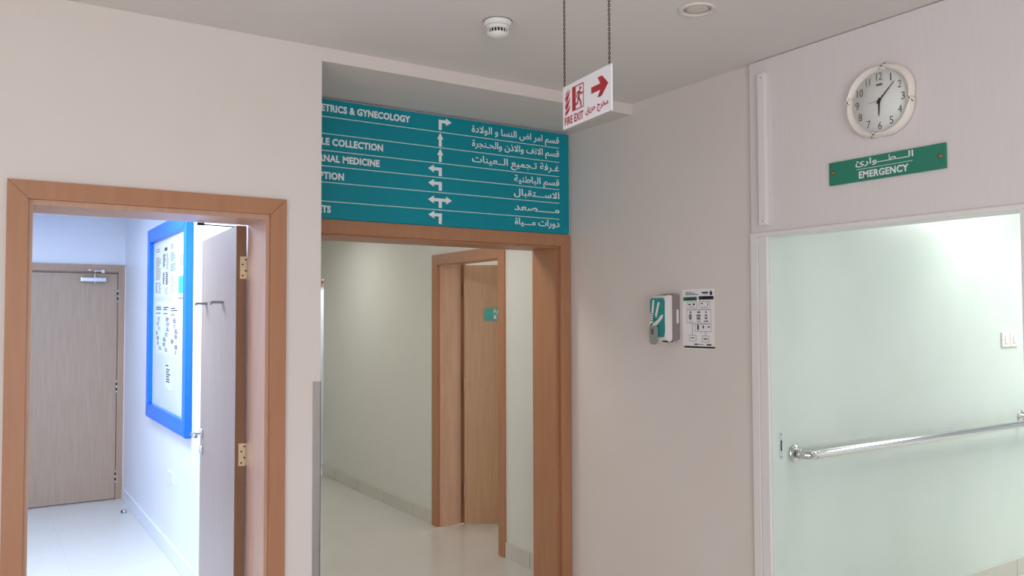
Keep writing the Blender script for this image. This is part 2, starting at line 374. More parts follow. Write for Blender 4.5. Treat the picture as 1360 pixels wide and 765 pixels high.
hd.prism([(LT*.35, 1.05), (LT*.65, 1.05), (LT*.65, 1.075), (LT*.35, 1.075)], leafpt(LW, 0, 0), Nn, Zv, U, .012); hd.build('lock_plate', leaf1)
for s in (.30, .72):
    hk = MB(HOOK); q = leafpt(s, 0, 1.755)
    hk.prism([(-.034, -.005), (.034, -.005), (.034, .005), (-.034, .005)], q, U, Zv, -Nn, .004)
    hk.prism([(-.022, -.006), (.022, -.006), (.022, .006), (-.022, .006)], q, U, Zv, -Nn, .05)
    hk.prism([(-.02, -.012), (.02, -.012), (.02, .003), (-.02, .003)], q-Nn*.05, U, Zv, -Nn, .004); hk.build('coat_hook', leaf1)

# --- door 2: frame only, below the directory board
d2 = empty('door_2', (2.13, 4.1, 0), 'open doorway with brown casing under the teal directory board', 'doorway', kind='structure')
mb = MB(WOODF); casing(mb, 'x', 1.245, 3.022, .07, 2.18, 3.985, 4.01); mb.build('casing', d2)
mb = MB(WOODF); mb.box(2.926, 2.962, 4.012, 4.255, 0, 2.162).box(1.312, 1.35, 4.012, 4.255, 0, 2.162).box(1.35, 2.926, 4.012, 4.255, 2.098, 2.162); mb.build('door_lining', d2)

# --- door 3: half open room door in the corridor
d3 = empty('door_3', (3.21, 5.405, 0), 'half open oak door with small teal room sign in the corridor', 'door', kind='structure')
mb = MB(WOODF); casing(mb, 'y', 4.856, 5.955, .083, 2.187, 3.095, 3.12); mb.build('casing', d3)
mb = MB(WOODR); mb.box(3.12, 3.312, 5.855, 5.885, 0, 2.137).box(3.12, 3.312, 4.925, 4.95, 0, 2.137).box(3.12, 3.312, 4.95, 5.855, 2.112, 2.137); mb.build('door_lining', d3)
MB(WOODE).box(3.312, 3.362, 5.868, 5.90, 0, 2.137).build('door_rebate', d3)  # darker wood stands in for the shade behind the leaf
u3 = Vector((.238, -.16, 0)).normalized(); n3 = Vector((-u3.y, u3.x, 0))   # n3 points behind the leaf
if n3.y < 0: n3 = -n3
o3 = Vector((3.318, 5.809, .008))
mb = MB(WOODL); mb.prism([(0, 0), (.86, 0), (.86, 2.098), (0, 2.098)], o3, u3, Zv, n3, .044); leaf3 = mb.build('door_leaf', d3)
mb = MB(WOODE); mb.prism([(0, 0), (.044, 0), (.044, 2.085), (0, 2.085)], o3-u3*.0012, n3, Zv, u3, .001); mb.build('edge_band', leaf3)
for z in (1.90, 1.12, .25):
    hinge_mesh(o3-u3*.0013+n3*.05+Zv*z, n3, Zv, -u3, .035, .1).build('hinge', leaf3)
hd = MB(SATIN); q = o3+u3*.79+Zv*1.04
hd.lathe([(.0245, 0), (.0245, .007), (.01, .009), (.01, .045)], q, -n3, 20); hd.tube([q-n3*.045, q-n3*.055-u3*.02, q-n3*.055-u3*.12], .009, 10); hd.build('door_handle', leaf3)
sg = MB(TEALS); sg.prism([(.165, 1.65), (.43, 1.65), (.43, 1.752), (.165, 1.752)], o3-Zv*.008-n3*.0005, u3, Zv, -n3, .006); sgn = sg.build('room_sign', leaf3); sgn['label'] = 'small teal room sign with white lettering'
sg = MB(LETW); q = o3-Zv*.008-n3*.0065
sg.text('R', q+u3*.243+Zv*1.662, u3, Zv, -n3, h=.03, bold=.02, depth=.0006)
sg.prism([(.235, 1.698), (.36, 1.698), (.36, 1.7005), (.235, 1.7005)], q, u3, Zv, -n3, .0006)
sg.text(arabic('غرفة'), q+u3*.237+Zv*1.712, u3, Zv, -n3, w=.1, zs=.045, bold=.02, depth=.0006)
sg.build('lettering', sgn)

# --- door 4: closed oak door at the end of the left passage
d4 = empty('door_4', (.63, 8.45, 0), 'closed oak door with silver closer at the end of the left passage', 'door', kind='structure')
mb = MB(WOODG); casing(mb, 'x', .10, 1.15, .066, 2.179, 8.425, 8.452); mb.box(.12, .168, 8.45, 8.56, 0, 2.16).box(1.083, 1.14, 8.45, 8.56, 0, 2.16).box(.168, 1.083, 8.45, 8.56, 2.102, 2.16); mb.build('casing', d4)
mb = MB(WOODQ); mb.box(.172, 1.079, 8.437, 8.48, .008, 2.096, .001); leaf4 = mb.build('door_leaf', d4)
mb = MB(WHITE)
rr = random.Random(3); pts = [(0, .1)]; z = .12
right = []
while z < 2.18: right.append((.004+rr.random()*.006, z)); z += .05+rr.random()*.06
pts = [(-.002, .1)]+right+[(-.002, 2.18)]
mb.prism(pts, (1.142, 8.4245, 0), (1, 0, 0), (0, 0, 1), (0, -1, 0), .0008); mb.build('paint_edge', d4)
for z in (1.89, 1.045, .21):
    mb = MB(SATIN); 
    for i in range(5):
        mb.use(SATIN if i % 2 == 0 else BLACK).lathe([(.0075, 0), (.0075, .0225)], (1.081, 8.430, z-.06+i*.024), (0, 0, 1), 12)
    mb.build('hinge', leaf4)
mb = MB(SATIN); mb.box(.765, .985, 8.395, 8.437, 2.015, 2.062, .012)
mb.lathe([(.018, 0), (.018, .014), (.012, .018)], (.885, 8.414, 2.058), (0, 0, 1), 16).lathe([(.009, 0), (.009, .03)], (.885, 8.414, 2.07), (0, 0, 1), 12)
mb.lathe([(.012, 0), (.012, .012), (0, .014)], (.885, 8.414, 2.017), (0, 0, -1), 14)
cl = mb.build('door_closer', leaf4)
mb = MB(SATIN); mb.box(.878, .965, 8.39, 8.405, 2.112, 2.122, .002).box(.94, .965, 8.40, 8.426, 2.10, 2.132, .002).box(.835, .853, 8.415, 8.4255, 2.118, 2.134, .003)
mb.tube([(.885, 8.414, 2.095), (.885, 8.40, 2.117)], .006, 8); mb.build('closer_arm', cl)

# --- door 5: pale door far down the middle corridor
d5 = empty('door_5', (2.95, 9.0, 0), 'pale door with brown casing, a sliver at the far corridor end', 'door', kind='structure')
mb = MB(WOODF); casing(mb, 'x', 2.31, 3.59, .06, 2.10, 8.98, 9.01); mb.build('casing', d5)
mb = MB(DOORW); mb.box(2.37, 3.53, 9.01, 9.05, .008, 2.045, .002); mb.build('door_leaf', d5)

# --- right opening: frame, transom panel, battens
mb = MB(WHITE); mb.box(3.006, 3.03, 2.537, 2.578, 0, 2.062, .002); struct('trim_1', mb, 'outer white strip beside the right corridor opening', 'trim')
mb = MB(WHITE); mb.box(3.012, 3.0298, 2.49, 2.535, 0, 2.060, .002); struct('trim_2', mb, 'inner white frame post of the right corridor opening', 'trim')
mb = MB(GREEN); mb.box(3.0302, 3.118, 2.4895, 2.4969, 0, 2.060); struct('trim_7', mb, 'pale green reveal of the right corridor opening holding the strike plate', 'trim')
mb = MB(WHITE); mb.box(3.010, 3.13, 1.34, 1.40, 0, 2.060, .002); struct('trim_3', mb, 'right frame post of the corridor opening, at the picture edge', 'trim')
mb = MB(PANEL); mb.box(3.008, 3.032, .4, 2.572, 2.064, 2.862, .002)
mb.use(WHITE)
struct('trim_4', mb, 'white boarded panel above the right opening, behind the clock', 'panel')
mb = MB(WHITE); mb.box(2.996, 3.13, .4, 2.572, 2.046, 2.064, .003); struct('trim_5', mb, 'thin white lip along the bottom of the transom panel', 'trim')
mb = MB(WHITE); mb.box(2.984, 3.008, 2.468, 2.508, 2.095, 2.795, .003)
mb.use(NUM)
for z in (2.115, 2.775): mb.lathe([(.003, 0), (0, .001)], (2.984, 2.488, z), (-1, 0, 0), 10)
struct('trim_6', mb, 'white vertical batten at the left end of the transom panel', 'trim')
mb = MB(SATIN); mb.box(3.082, 3.104, 2.4885, 2.4905, 1.025, 1.145, .0008); mb.use(BLACK).box(3.089, 3.098, 2.488, 2.4886, 1.062, 1.11)
for z in (1.035, 1.135): mb.lathe([(.003, 0), (0, .0006)], (3.093, 2.4885, z), (0, -1, 0), 8)
tag(mb.build('strike_plate'), 'small steel strike plate let into the white opening post', 'strike plate')

# ------------------------------------------------------------------ directory board
ds = empty('directory_sign', (2.12, 3.975, 2.49), 'wide teal directory board with white arrows above the middle doorway', 'sign')
pl = MB(TEAL); pl.box(1.25, 3.008, 3.975, 3.998, 2.183, 2.795, .002); pl.build('sign_panel', ds)
fx, fz, fn = (1, 0, 0), (0, 0, 1), (0, -1, 0); ys = 3.975
for s, z, w in (('OBSTETRICS & GYNECOLOGY', 2.731, 1.935-1.325), ('SAMPLE COLLECTION', 2.558, 1.776-1.325), ('INTERNAL MEDICINE', 2.473, 1.757-1.325), ('RECEPTION', 2.384, 1.559-1.325), ('TOILETS', 2.212, 1.489-1.325)):
    MB(LETW).text(s, (1.325, ys, z), fx, fz, fn, w=w, h=.0375, bold=.036, depth=.001, sp=1.06).build('english_lettering', ds)
for s, z, w in (('قسم امر اض النسا و الولادة', 2.731, .613), ('قسم الانف والاذن والحـنجرة', 2.650, .611), ('غـرفة تـجميع الــعينات', 2.561, .611), ('قسم الباطنية', 2.473, .326), ('الاســـتقبال', 2.394, .328), ('مـــــصعد', 2.307, .325), ('دورات مـــياة', 2.223, .323)):
    MB(LETW).text(arabic(s), (2.933-w, ys, z), fx, fz, fn, w=w, zs=.054, bold=.012, depth=.001).build('arabic_lettering', ds)
for z in (2.704, 2.617, 2.530, 2.451, 2.368, 2.271):
    MB(LETM).box(1.325, 2.933, ys-.0008, ys, z-.0018, z+.0018).build('divider_line', ds)
def arrow(polys):
    mb = MB(LETW)
    for p in polys: mb.prism(p, (0, ys, 0), fx, fz, fn, .001)
    mb.build('arrow', ds)
def bent(zb, zt, tip, d):
    x0, x1 = 2.109, 2.128; h = .0085; bx = x1 if d > 0 else x0
    base = tip-d*.036
    arrow([[(x0, zb), (x1, zb), (x1, zt+h), (x0, zt+h)], [(bx, zt-h), (base, zt-h), (base, zt+h), (bx, zt+h)][::1], [(base, zt-.021), (tip, zt), (base, zt+.021)]])
bent(2.716, 2.764, 2.190, 1); bent(2.459, 2.497, 2.043, -1); bent(2.378, 2.418, 2.043, -1); bent(2.194, 2.243, 2.045, -1)
for zb, zt in ((2.623, 2.700), (2.538, 2.612)):
    arrow([[(2.110, zb), (2.127, zb), (2.127, zt-.036), (2.110, zt-.036)], [(2.1, zt-.036), (2.137, zt-.036), (2.1185, zt)]])
arrow([[(2.109, 2.283), (2.128, 2.283), (2.128, 2.318), (2.109, 2.318)], [(2.078, 2.318), (2.156, 2.318), (2.156, 2.335), (2.078, 2.335)], [(2.079, 2.305), (2.079, 2.348), (2.043, 2.3265)], [(2.155, 2.305), (2.191, 2.3265), (2.155, 2.348)]])
for x, z in ((2.975, 2.775), (2.975, 2.215), (2.128, 2.2055)):
    MB(SCREW).lathe([(.005, 0), (.004, .0015), (0, .002)], (x, ys-.0008, z), fn, 12).build('screw', ds)

# ------------------------------------------------------------------ hanging fire exit sign
th = math.radians(7.0); fu = Vector((-math.sin(th), -math.cos(th), 0)); fnn = Vector((0, 0, 1)).cross(fu)   # normal towards the viewer's side
if fnn.x > 0: fnn = -fnn
fo = Vector((1.662, 2.228, 2.319)); FW, FH = .302, .1455
fe = empty('fire_exit_sign', fo, 'white and red hanging FIRE EXIT sign on two chains', 'sign')
b = MB(SIGNW); b.prism([(0, 0), (FW, 0), (FW, FH), (0, FH)], fo, fu, Zv, -fnn, .005); b.build('sign_board', fe)
def fx_poly(mb, pts): mb.prism([(a*FW, c*FH) for a, c in pts], fo, fu, Zv, fnn, .0006)
fp = lambda a, c: fo+fu*(a*FW)+Zv*(c*FH)
g = MB(RED); fx_poly(g, [(.612, .54), (.79, .54), (.735, .395), (.815, .395), (.945, .615), (.825, .835), (.742, .835), (.79, .68), (.612, .68)]); g.build('arrow', fe)
g = MB(RED)
fx_poly(g, [(.21, .335), (.285, .335), (.285, .895), (.21, .895)]); fx_poly(g, [(.285, .335), (.455, .335), (.455, .36), (.285, .36)])
fx_poly(g, [(.285, .868), (.455, .868), (.455, .895), (.285, .895)]); fx_poly(g, [(.442, .36), (.455, .36), (.455, .868), (.442, .868)])
# running figure
hc = (.383, .795); fx_poly(g, [(hc[0]+.021*math.cos(t*PI/6), hc[1]+.042*math.sin(t*PI/6)) for t in range(12)])
def limb(pts, w):
    for (x0, y0), (x1, y1) in zip(pts, pts[1:]):
        d = Vector(((x1-x0)*FW, (y1-y0)*FH)); n = Vector((-d.y, d.x)).normalized()*w/2
        ex = d.normalized()*w*.3
        q = [(x0*FW-ex.x+n.x, y0*FH-ex.y+n.y), (x0*FW-ex.x-n.x, y0*FH-ex.y-n.y), (x1*FW+ex.x-n.x, y1*FH+ex.y-n.y), (x1*FW+ex.x+n.x, y1*FH+ex.y+n.y)]
        g.prism(q, fo, fu, Zv, fnn, .0006)
limb([(.365, .73), (.345, .58)], .011); limb([(.36, .735), (.318, .72), (.305, .62)], .0052); limb([(.37, .73), (.40, .66), (.436, .68)], .0052)
limb([(.342, .58), (.325, .48), (.285, .46)], .0068); limb([(.35, .585), (.385, .50), (.40, .385)], .0068); g.build('exit_pictogram', fe)
for zc in (.80, .62, .45):
    g = MB(RED); fx_poly(g, [(.05, zc-.15), (.085, zc-.135), (.135, zc-.075), (.155, zc+.0), (.17, zc+.075), (.135, zc+.02), (.11, zc-.02), (.06, zc-.06)])
    fx_poly(g, [(.07, zc-.03), (.10, zc+.0), (.125, zc+.06), (.128, zc+.10), (.10, zc+.05), (.068, zc+.02)]); g.build('flame_mark', fe)
MB(RED).text('FIRE EXIT', fp(.04, .075)+fnn*0, fu, Zv, fnn, w=.405*FW, h=.185*FH, bold=.03, depth=.0006, sp=1.12).build('english_lettering', fe)
MB(RED).text(arabic('مخرج حريق'), fp(.49, .165), fu, Zv, fnn, w=.45*FW, zs=.030, bold=.016, depth=.0006).build('arabic_lettering', fe)
def chain(base, top):
    mb = MB(CHAIN); L = .0105; n = int((top.z-base.z)/ (L*.72)); 
    for i in range(n):
        z = base.z+i*L*.72; c = Vector((base.x, base.y, z)); a = PI/4 + (PI/2 if i % 2 else 0)
        d = Vector((math.cos(a), math.sin(a), 0))
        mb.tube([c+d*(.0030*math.cos(t))+Zv*(L*.5*math.sin(t)) for t in (2*PI*k/8 for k in range(8))], .0012, 5, closed=True)
    return mb
for a in (.025, .955):
    bpt = fp(a, .985)-fnn*.0025; mb = chain(bpt, Vector((bpt.x, bpt.y, ZC)))
    mb.use(SATIN).lathe([(.009, 0), (.009, .004), (.003, .006)], (bpt.x, bpt.y, ZC), (0, 0, -1), 14)
    mb.build('chain', fe)

# ------------------------------------------------------------------ ceiling fittings
t = empty('smoke_detector', (1.722, 2.742, ZC), 'white domed smoke detector with dark slots on the ceiling', 'smoke detector')
c = (1.722, 2.742, ZC)
MB(PLAST).lathe([(.056, 0), (.057, .006), (.054, .014), (.048, .02)], c, (0, 0, -1), 48).build('mounting_base', t)
mb = MB(PLAST); mb.lathe([(.047, .02), (.045, .03), (.036, .034), (.036, .048), (.041, .05), (.038, .055), (.028, .062), (.012, .066), (0, .067)], c, (0, 0, -1), 48)
hs = mb.build('sensor_head', t)
mb = MB(PLAST)
for k in range(20):
    a = 2*PI*k/20; p0 = Vector(c)+Vector((math.cos(a)*.041, math.sin(a)*.041, -.031)); mb.tube([p0, p0-Zv*.021], .0022, 6)
mb.use(BLACK); mb.lathe([(.0365, .0345), (.0365, .048)], c, (0, 0, -1), 40, caps=False); mb.build('vent_slots', t)
MB(NUM).lathe([(.059, 0), (.059, .0012), (.055, .0012)], c, (0, 0, -1), 48).build('gap_ring', t)
t = empty('downlight', (2.30, 2.215, ZC), 'round unlit recessed downlight near the top edge of the picture', 'ceiling light')
c = (2.30, 2.215, ZC)
MB(CREAMR).lathe([(.072, 0), (.072, .004), (.066, .008), (.054, .006), (.052, .0)], c, (0, 0, -1), 48).build('trim_ring', t)
MB(LENS).lathe([(.053, .0005), (.03, .004), (0, .005)], c, (0, 0, -1), 40).build('lens', t)

# ------------------------------------------------------------------ wall clock on the transom panel
XP = 3.008
cc = Vector((XP, 1.904, 2.536))
ck = empty('wall_clock', cc, 'round white wall clock with twisted rim above the EMERGENCY sign', 'clock')
cu, cv, cn = Vector((0, -1, 0)), Vector((0, 0, 1)), Vector((-1, 0, 0))
def cp(r, a, h): return cc+cu*(r*math.sin(a))+cv*(r*math.cos(a))+cn*h      # a clockwise from twelve
MB(CLOCKF).lathe([(.128, 0), (.128, .016), (0, .016)], cc, cn, 64).build('dial', ck)
mb = MB(CLOCKR); NQ = 28
offs = [math.radians(a) for a in (14, 104, 194, 284)]
prof = 9
for a0 in offs:
    rings = []
    for i in range(NQ+1):
        tt = i/NQ; a = a0+math.radians(-9)+math.radians(99)*tt
        wd = .014+.019*math.sin(PI*min(1, .12+tt*.86))*(1-.15*tt)
        rin = .1215; rout = rin+wd
        if tt < .15: rin += .018*(1-tt/.15)
        if tt > .88: rout -= .0
        ring = []
        for k in range(prof):
            f = k/(prof-1); r = rin+(rout-rin)*f; h = .006+(.028+.003*(1-tt))*math.sin(PI*(.08+.84*f))**.8
            ring.append(mb.bm.verts.new(cp(r, a, h)))
        ring.append(mb.bm.verts.new(cp(rout, a, 0))); ring.insert(0, mb.bm.verts.new(cp(rin, a, .0)))
        rings.append(ring)
    for A, B in zip(rings, rings[1:]):
        for k in range(len(A)-1): mb.face([A[k], A[k+1], B[k+1], B[k]], True)
        mb.face([A[0], B[0], B[-1], A[-1]])
    mb.face(rings[0]); mb.face(list(reversed(rings[-1])))
rim = mb.build('rim', ck)
for a0 in offs:
    mb = MB(NUM); a = a0-math.radians(7); mb.tube([cp(.124, a-.06, .030), cp(.136, a+.03, .034), cp(.150, a+.11, .024)], [.001, .0026, .0014], 6); mb.build('rim_groove', rim)
for k in range(1, 13):
    a = 2*PI*k/12; mb = MB(NUM); mb.text(str(k), cp(.099, a, .0162), cu, cv, cn, h=.030, w=[.0055,.015,.015,.016,.015,.016,.015,.016,.016,.027,.018,.026][k-1], bold=-.006, depth=.0006, align='c'); mb.build('numeral', ck)
mb = MB(NUM); q = cp(.066, 0, .0162); mb.prism([(-.013, -.004), (.013, -.004), (.013, .004), (-.013, .004)], q, cu, cv, cn, .0005); mb.build('maker_mark', ck)
def hand(name, a, L, tail, w, h, M):
    mb = MB(M); d = cu*math.sin(a)+cv*math.cos(a); e = cu*math.cos(a)-cv*math.sin(a)
    mb.prism([(-tail, -w*.6), (0, -w), (L, -w*.35), (L, w*.35), (0, w), (-tail, w*.6)], cc+cn*h, d, e, cn, .001); return mb.build(name, ck)
hand('hour_hand', math.radians(182), .06, .012, .0042, .019, BLACK); hand('minute_hand', math.radians(46), .092, .014, .0032, .021, BLACK); hand('second_hand', math.radians(266), .048, .016, .0009, .023, NUM)
MB(BLACK).lathe([(.005, .016), (.005, .025), (0, .026)], cc, cn, 16).build('centre_cap', ck)

# ------------------------------------------------------------------ emergency sign
k = .9945   # same bearing seen on the panel face
def sy(y): return y*XP/3.03
def sz(z): return 1.68+(z-1.68)*XP/3.03
es = empty('emergency_sign', (XP, sy(1.91), sz(2.28)), 'green EMERGENCY sign plate below the wall clock', 'sign')
MB(GSIGN).box(2.998, XP, sy(1.659), sy(2.160), sz(2.232), sz(2.329), .001).build('sign_plate', es)
xs = 2.998
MB(LETW).text('EMERGENCY', (xs, sy(2.020), sz(2.2435)), cu, cv, cn, w=.213, h=.029, bold=.03, sp=1.08, depth=.0008).build('english_lettering', es)
MB(LETW).text(arabic('الـــطـــوارئ'), (xs, sy(2.034), sz(2.2985)), cu, cv, cn, w=.247, zs=.034, bold=.012, depth=.0008).build('arabic_lettering', es)
MB(LETM).box(xs-.0008, xs, sy(1.789), sy(2.03), sz(2.2805), sz(2.2825)).build('divider_line', es)
for y, z in ((2.142, 2.286), (1.680, 2.281)):
    MB(SCREW).lathe([(.0095, 0), (.009, .003), (.006, .0045), (0, .005)], (xs, sy(y), sz(z)), cn, 20).build('screw_cap', es)

# ------------------------------------------------------------------ soap dispenser
dp = empty('soap_dispenser', (XC, 3.123, 1.545), 'grey and white wall soap dispenser with teal picture front', 'soap dispenser')
def prof_box(mb, x0, x1, y0, y1, z0, z1, bev): mb.box(x0, x1, y0, y1, z0, z1, bev)
mb = MB(GREY)
mb.prism([(0, 1.563), (.030, 1.552), (.050, 1.552), (.050, 1.790), (.026, 1.797), (.0, 1.790)], (XC, 3.063, 0), (-1, 0, 0), (0, 0, 1), (0, 1, 0), .106); mb.build('back_shell', dp)
mb = MB(DWHITE)
mb.prism([(.048, 1.560), (.066, 1.548), (.096, 1.566), (.104, 1.60), (.106, 1.68), (.104, 1.74), (.097, 1.782), (.088, 1.788), (.048, 1.790)], (XC, 3.066, 0), (-1, 0, 0), (0, 0, 1), (0, 1, 0), .100)
bmesh.ops.bevel(mb.bm, geom=mb.bm.edges[:], offset=.004, segments=2, affect='EDGES'); fc = mb.build('front_cover', dp)
mb = MB(DTEAL); xf = XC-.1065
# picture on the curved front: a teal plate with rounded corners
mb.prism([(.002, 1.59), (.014, 1.575), (.10, 1.575), (.108, 1.60), (.108, 1.755), (.098, 1.775), (.012, 1.775), (.002, 1.765)], (xf+.0005, 3.1715, 0), (0, -1, 0), (0, 0, 1), (-1, 0, 0), .003)
lb = mb.build('picture_label', dp); lb['label'] = 'teal picture front with white gloved hands'
mb = MB(DWHITE); oL = (xf-.0026, 3.1715, 0); uL, vL, nL = (0, -1, 0), (0, 0, 1), (-1, 0, 0)
for pts in ([(.012, 1.70), (.022, 1.762), (.034, 1.768), (.030, 1.72), (.026, 1.69)], [(.04, 1.69), (.062, 1.755), (.074, 1.752), (.058, 1.70), (.048, 1.672)],
            [(.006, 1.625), (.03, 1.648), (.06, 1.664), (.084, 1.688), (.10, 1.69), (.092, 1.67), (.066, 1.648), (.046, 1.63), (.02, 1.618)], [(.002, 1.64), (.022, 1.65), (.024, 1.70), (.002, 1.70)]):
    mb.prism(pts, oL, uL, vL, nL, .0008)
mb.build('hand_pattern', lb)
mb = MB(NUM)
for z in (1.695, 1.683, 1.671, 1.659): mb.prism([(.004, z-.002), (.024, z-.002), (.024, z+.002), (.004, z+.002)], (xf-.0034, 3.1715, 0), uL, vL, nL, .0004)
mb.build('printed_text', lb)
mb = MB(LGREY); mb.prism([(.006, 1.62), (.012, 1.632), (.060, 1.632), (.068, 1.62), (.066, 1.55), (.054, 1.536), (.02, 1.536), (.008, 1.55)], (xf-.003, 3.1735, 0), uL, vL, nL, .014)
bmesh.ops.bevel(mb.bm, geom=mb.bm.edges[:], offset=.004, segments=2, affect='EDGES'); lv = mb.build('push_lever', dp)
mb = MB(NUM); mb.prism([(.026, 1.588), (.044, 1.588), (.044, 1.618), (.026, 1.618)], (xf-.0172, 3.1735, 0), uL, vL, nL, .0005); mb.build('lever_mark', lv)
mb = MB(DWHITE); mb.box(3.005, 3.018, 3.0605, 3.0635, 1.645, 1.715, .001); mb.build('side_slot', dp)
mb = MB(PLAST); mb.tube([(2.972, 3.12, 1.556), (2.972, 3.12, 1.544)], .010, 12); mb.use(DARK).box(2.95, 2.99, 3.075, 3.11, 1.548, 1.556); mb.build('nozzle', dp)

# ------------------------------------------------------------------ hand hygiene poster
po = MB(POSTER); PX = XC-.0015
po.box(PX, XC, 2.828, 3.043, 1.517, 1.818)
def pp(mb, M, x0, y0, x1, y1, h=.0003):     # fractions of the sheet, from its upper left
    yy = lambda f: 3.043-.215*f; zz = lambda f: 1.818-.301*f
    mb.use(M).box(PX-h, PX, yy(x0), yy(x1), zz(y0), zz(y1))
def frame(mb, M, x0, y0, x1, y1, t=.008):
    tv = t*.215/.301
    pp(mb, M, x0, y0, x1, y0+tv); pp(mb, M, x0, y1-tv, x1, y1); pp(mb, M, x0, y0, x0+t, y1); pp(mb, M, x1-t, y0, x1, y1)
fx_ = lambda X: (X-135)/335; fy_ = lambda Y: (Y-72)/640
def PPX(M, a, b_, c_, d_): pp(po, M, fx_(a), fy_(b_), fx_(c_), fy_(d_))
PPX(INKL, 168, 100, 240, 108); PPX(INK, 168, 115, 275, 122); PPX(INK, 168, 128, 306, 134); PPX(NAVY, 345, 104, 412, 122); PPX(INKL, 362, 128, 405, 134)
PPX(PGREEN, 145, 155, 292, 195); PPX(NAVY, 312, 150, 466, 188); PPX(INKL, 180, 172, 270, 180); PPX(INKL, 340, 164, 440, 172)
for q in ((182, 207, 290, 288), (312, 205, 430, 288), (180, 295, 438, 440), (268, 448, 438, 528), (204, 566, 280, 632), (342, 570, 416, 638)):
    frame(po, NUM, fx_(q[0]), fy_(q[1]), fx_(q[2]), fy_(q[3]))
for q in ((200, 228, 225, 244), (246, 226, 270, 244), (333, 222, 355, 234), (402, 218, 408, 258), (212, 312, 232, 328), (296, 312, 326, 328), (380, 312, 394, 328), (292, 455, 310, 510), (350, 462, 364, 494), (404, 470, 424, 484)): PPX(INK, *q)
for q in ((205, 340, 235, 400), (286, 345, 330, 366), (290, 372, 326, 402), (372, 345, 402, 362), (374, 372, 402, 395), (205, 418, 245, 424), (290, 416, 330, 424), (365, 410, 410, 424), (222, 590, 262, 602), (358, 596, 400, 612), (300, 660, 360, 668), (205, 262, 268, 268), (335, 266, 405, 272)): PPX(INKL, *q)
PPX(NUM, 240, 440, 244, 566); PPX(NUM, 378, 528, 382, 570); PPX(NUM, 262, 656, 298, 672); PPX(NUM, 390, 656, 440, 674); PPX(BLACK, 150, 684, 475, 704)
po.use(NAVY)
dc = (3.043-.215*fx_(440), 1.818-.301*fy_(118)); po.prism([(.010*math.sin(a)*(.75 if math.cos(a) > .2 else 1), -.009*math.cos(a+PI)*-1 if False else .012*math.cos(a)) for a in (2*PI*i/14 for i in range(14))], (PX, dc[0], dc[1]), cu, cv, cn, .0003)
tag(po.build('hygiene_poster', loc=(XC, 2.935, 1.517)), 'white instruction poster with flow-chart boxes right of the soap dispenser', 'poster')

# ------------------------------------------------------------------ handrail in the right corridor
hr = empty('handrail', (4.9, YF, .95), 'polished steel handrail on the pale green wall', 'handrail')
zr, yr = .988, 2.615
mb = MB(CHROME); R_ = .0215
arc = [(3.455, YF-.012, zr), (3.455, yr+.04, zr)]+[(3.455+.04*(1-math.cos(a)), yr+.04*(1-math.sin(a)), zr) for a in (PI/2*i/6 for i in range(1, 7))]
path = arc+[(3.6+.5*i, yr, zr) for i in range(11)]
mb.tube(path, R_, 24); mb.build('rail', hr)
MB(CHROME).lathe([(.044, 0), (.044, .004), (.040, .01), (.030, .014), (.026, .015)], (3.455, YF-.0005, zr), (0, -1, 0), 36).build('wall_flange', hr)
MB(CHROME).lathe([(.0245, 0), (.0245, .012)], (3.455, YF-.032, zr), (0, -1, 0), 30).build('collar', hr)
MB(CHROME).lathe([(.0235, 0), (.0235, .006)], (3.502, yr, zr), (1, 0, 0), 30).build('collar', hr)
for x in (5.745, 7.9):
    mb = MB(CHROME); mb.lathe([(.04, 0), (.04, .004), (.034, .009), (.012, .011), (.012, .055)], (x, YF-.0005, zr+.03), (0, -1, 0), 30)
    mb.tube([(x, YF-.05, zr+.03), (x, yr+.012, zr+.02), (x, yr, zr+.004)], .009, 10); mb.build('bracket', hr)

# ------------------------------------------------------------------ small fittings
sw = empty('light_switch', (5.62, YF, 1.475), 'white double switch plate on the pale green corridor wall', 'switch')
for x0 in (5.518, 5.622):
    pt = MB(PLAST); pt.box(x0, x0+.098, 2.690, YF-.0003, 1.476, 1.572, .003); pt = pt.build('switch_plate', sw)
    r = MB(SIGNW); r.box(x0+.034, x0+.064, 2.684, 2.692, 1.50, 1.548, .002); r.build('rocker', pt)
    for dx in (.012, .086): MB(NUM).lathe([(.003, 0), (0, .001)], (x0+dx, 2.690, 1.524), (0, -1, 0), 8).build('screw', pt)
bp = MB(PASS); bp.box(1.139, 1.1453, 6.05, 6.26, .525, .60, .002)
tag(bp.build('blank_plate', loc=(1.145, 6.15, .525)), 'faint white blanking plate on the passage wall below the noticeboard', 'plate')
dsx = empty('door_stop', (1.075, 7.805, 0), 'small dark door stop on the passage floor by the skirting', 'door stop')
MB(SATIN).lathe([(.022, 0), (.022, .02), (.016, .026), (0, .027)], (1.075, 7.805, 0), (0, 0, 1), 20).build('metal_base', dsx)
MB(BLACK).box(1.05, 1.064, 7.79, 7.82, .004, .022, .003).build('rubber_buffer', dsx)
cg = MB(STEEL); cg.box(1.205, 1.2395, 3.4175, Y1+.0005, 0, 1.405); cg.box(1.2375, 1.2405, 3.4175, 3.455, 0, 1.405)
tag(cg.build('corner_guard', loc=(1.222, 3.42, 0)), 'tall steel corner guard on the end of the front wall', 'corner guard')

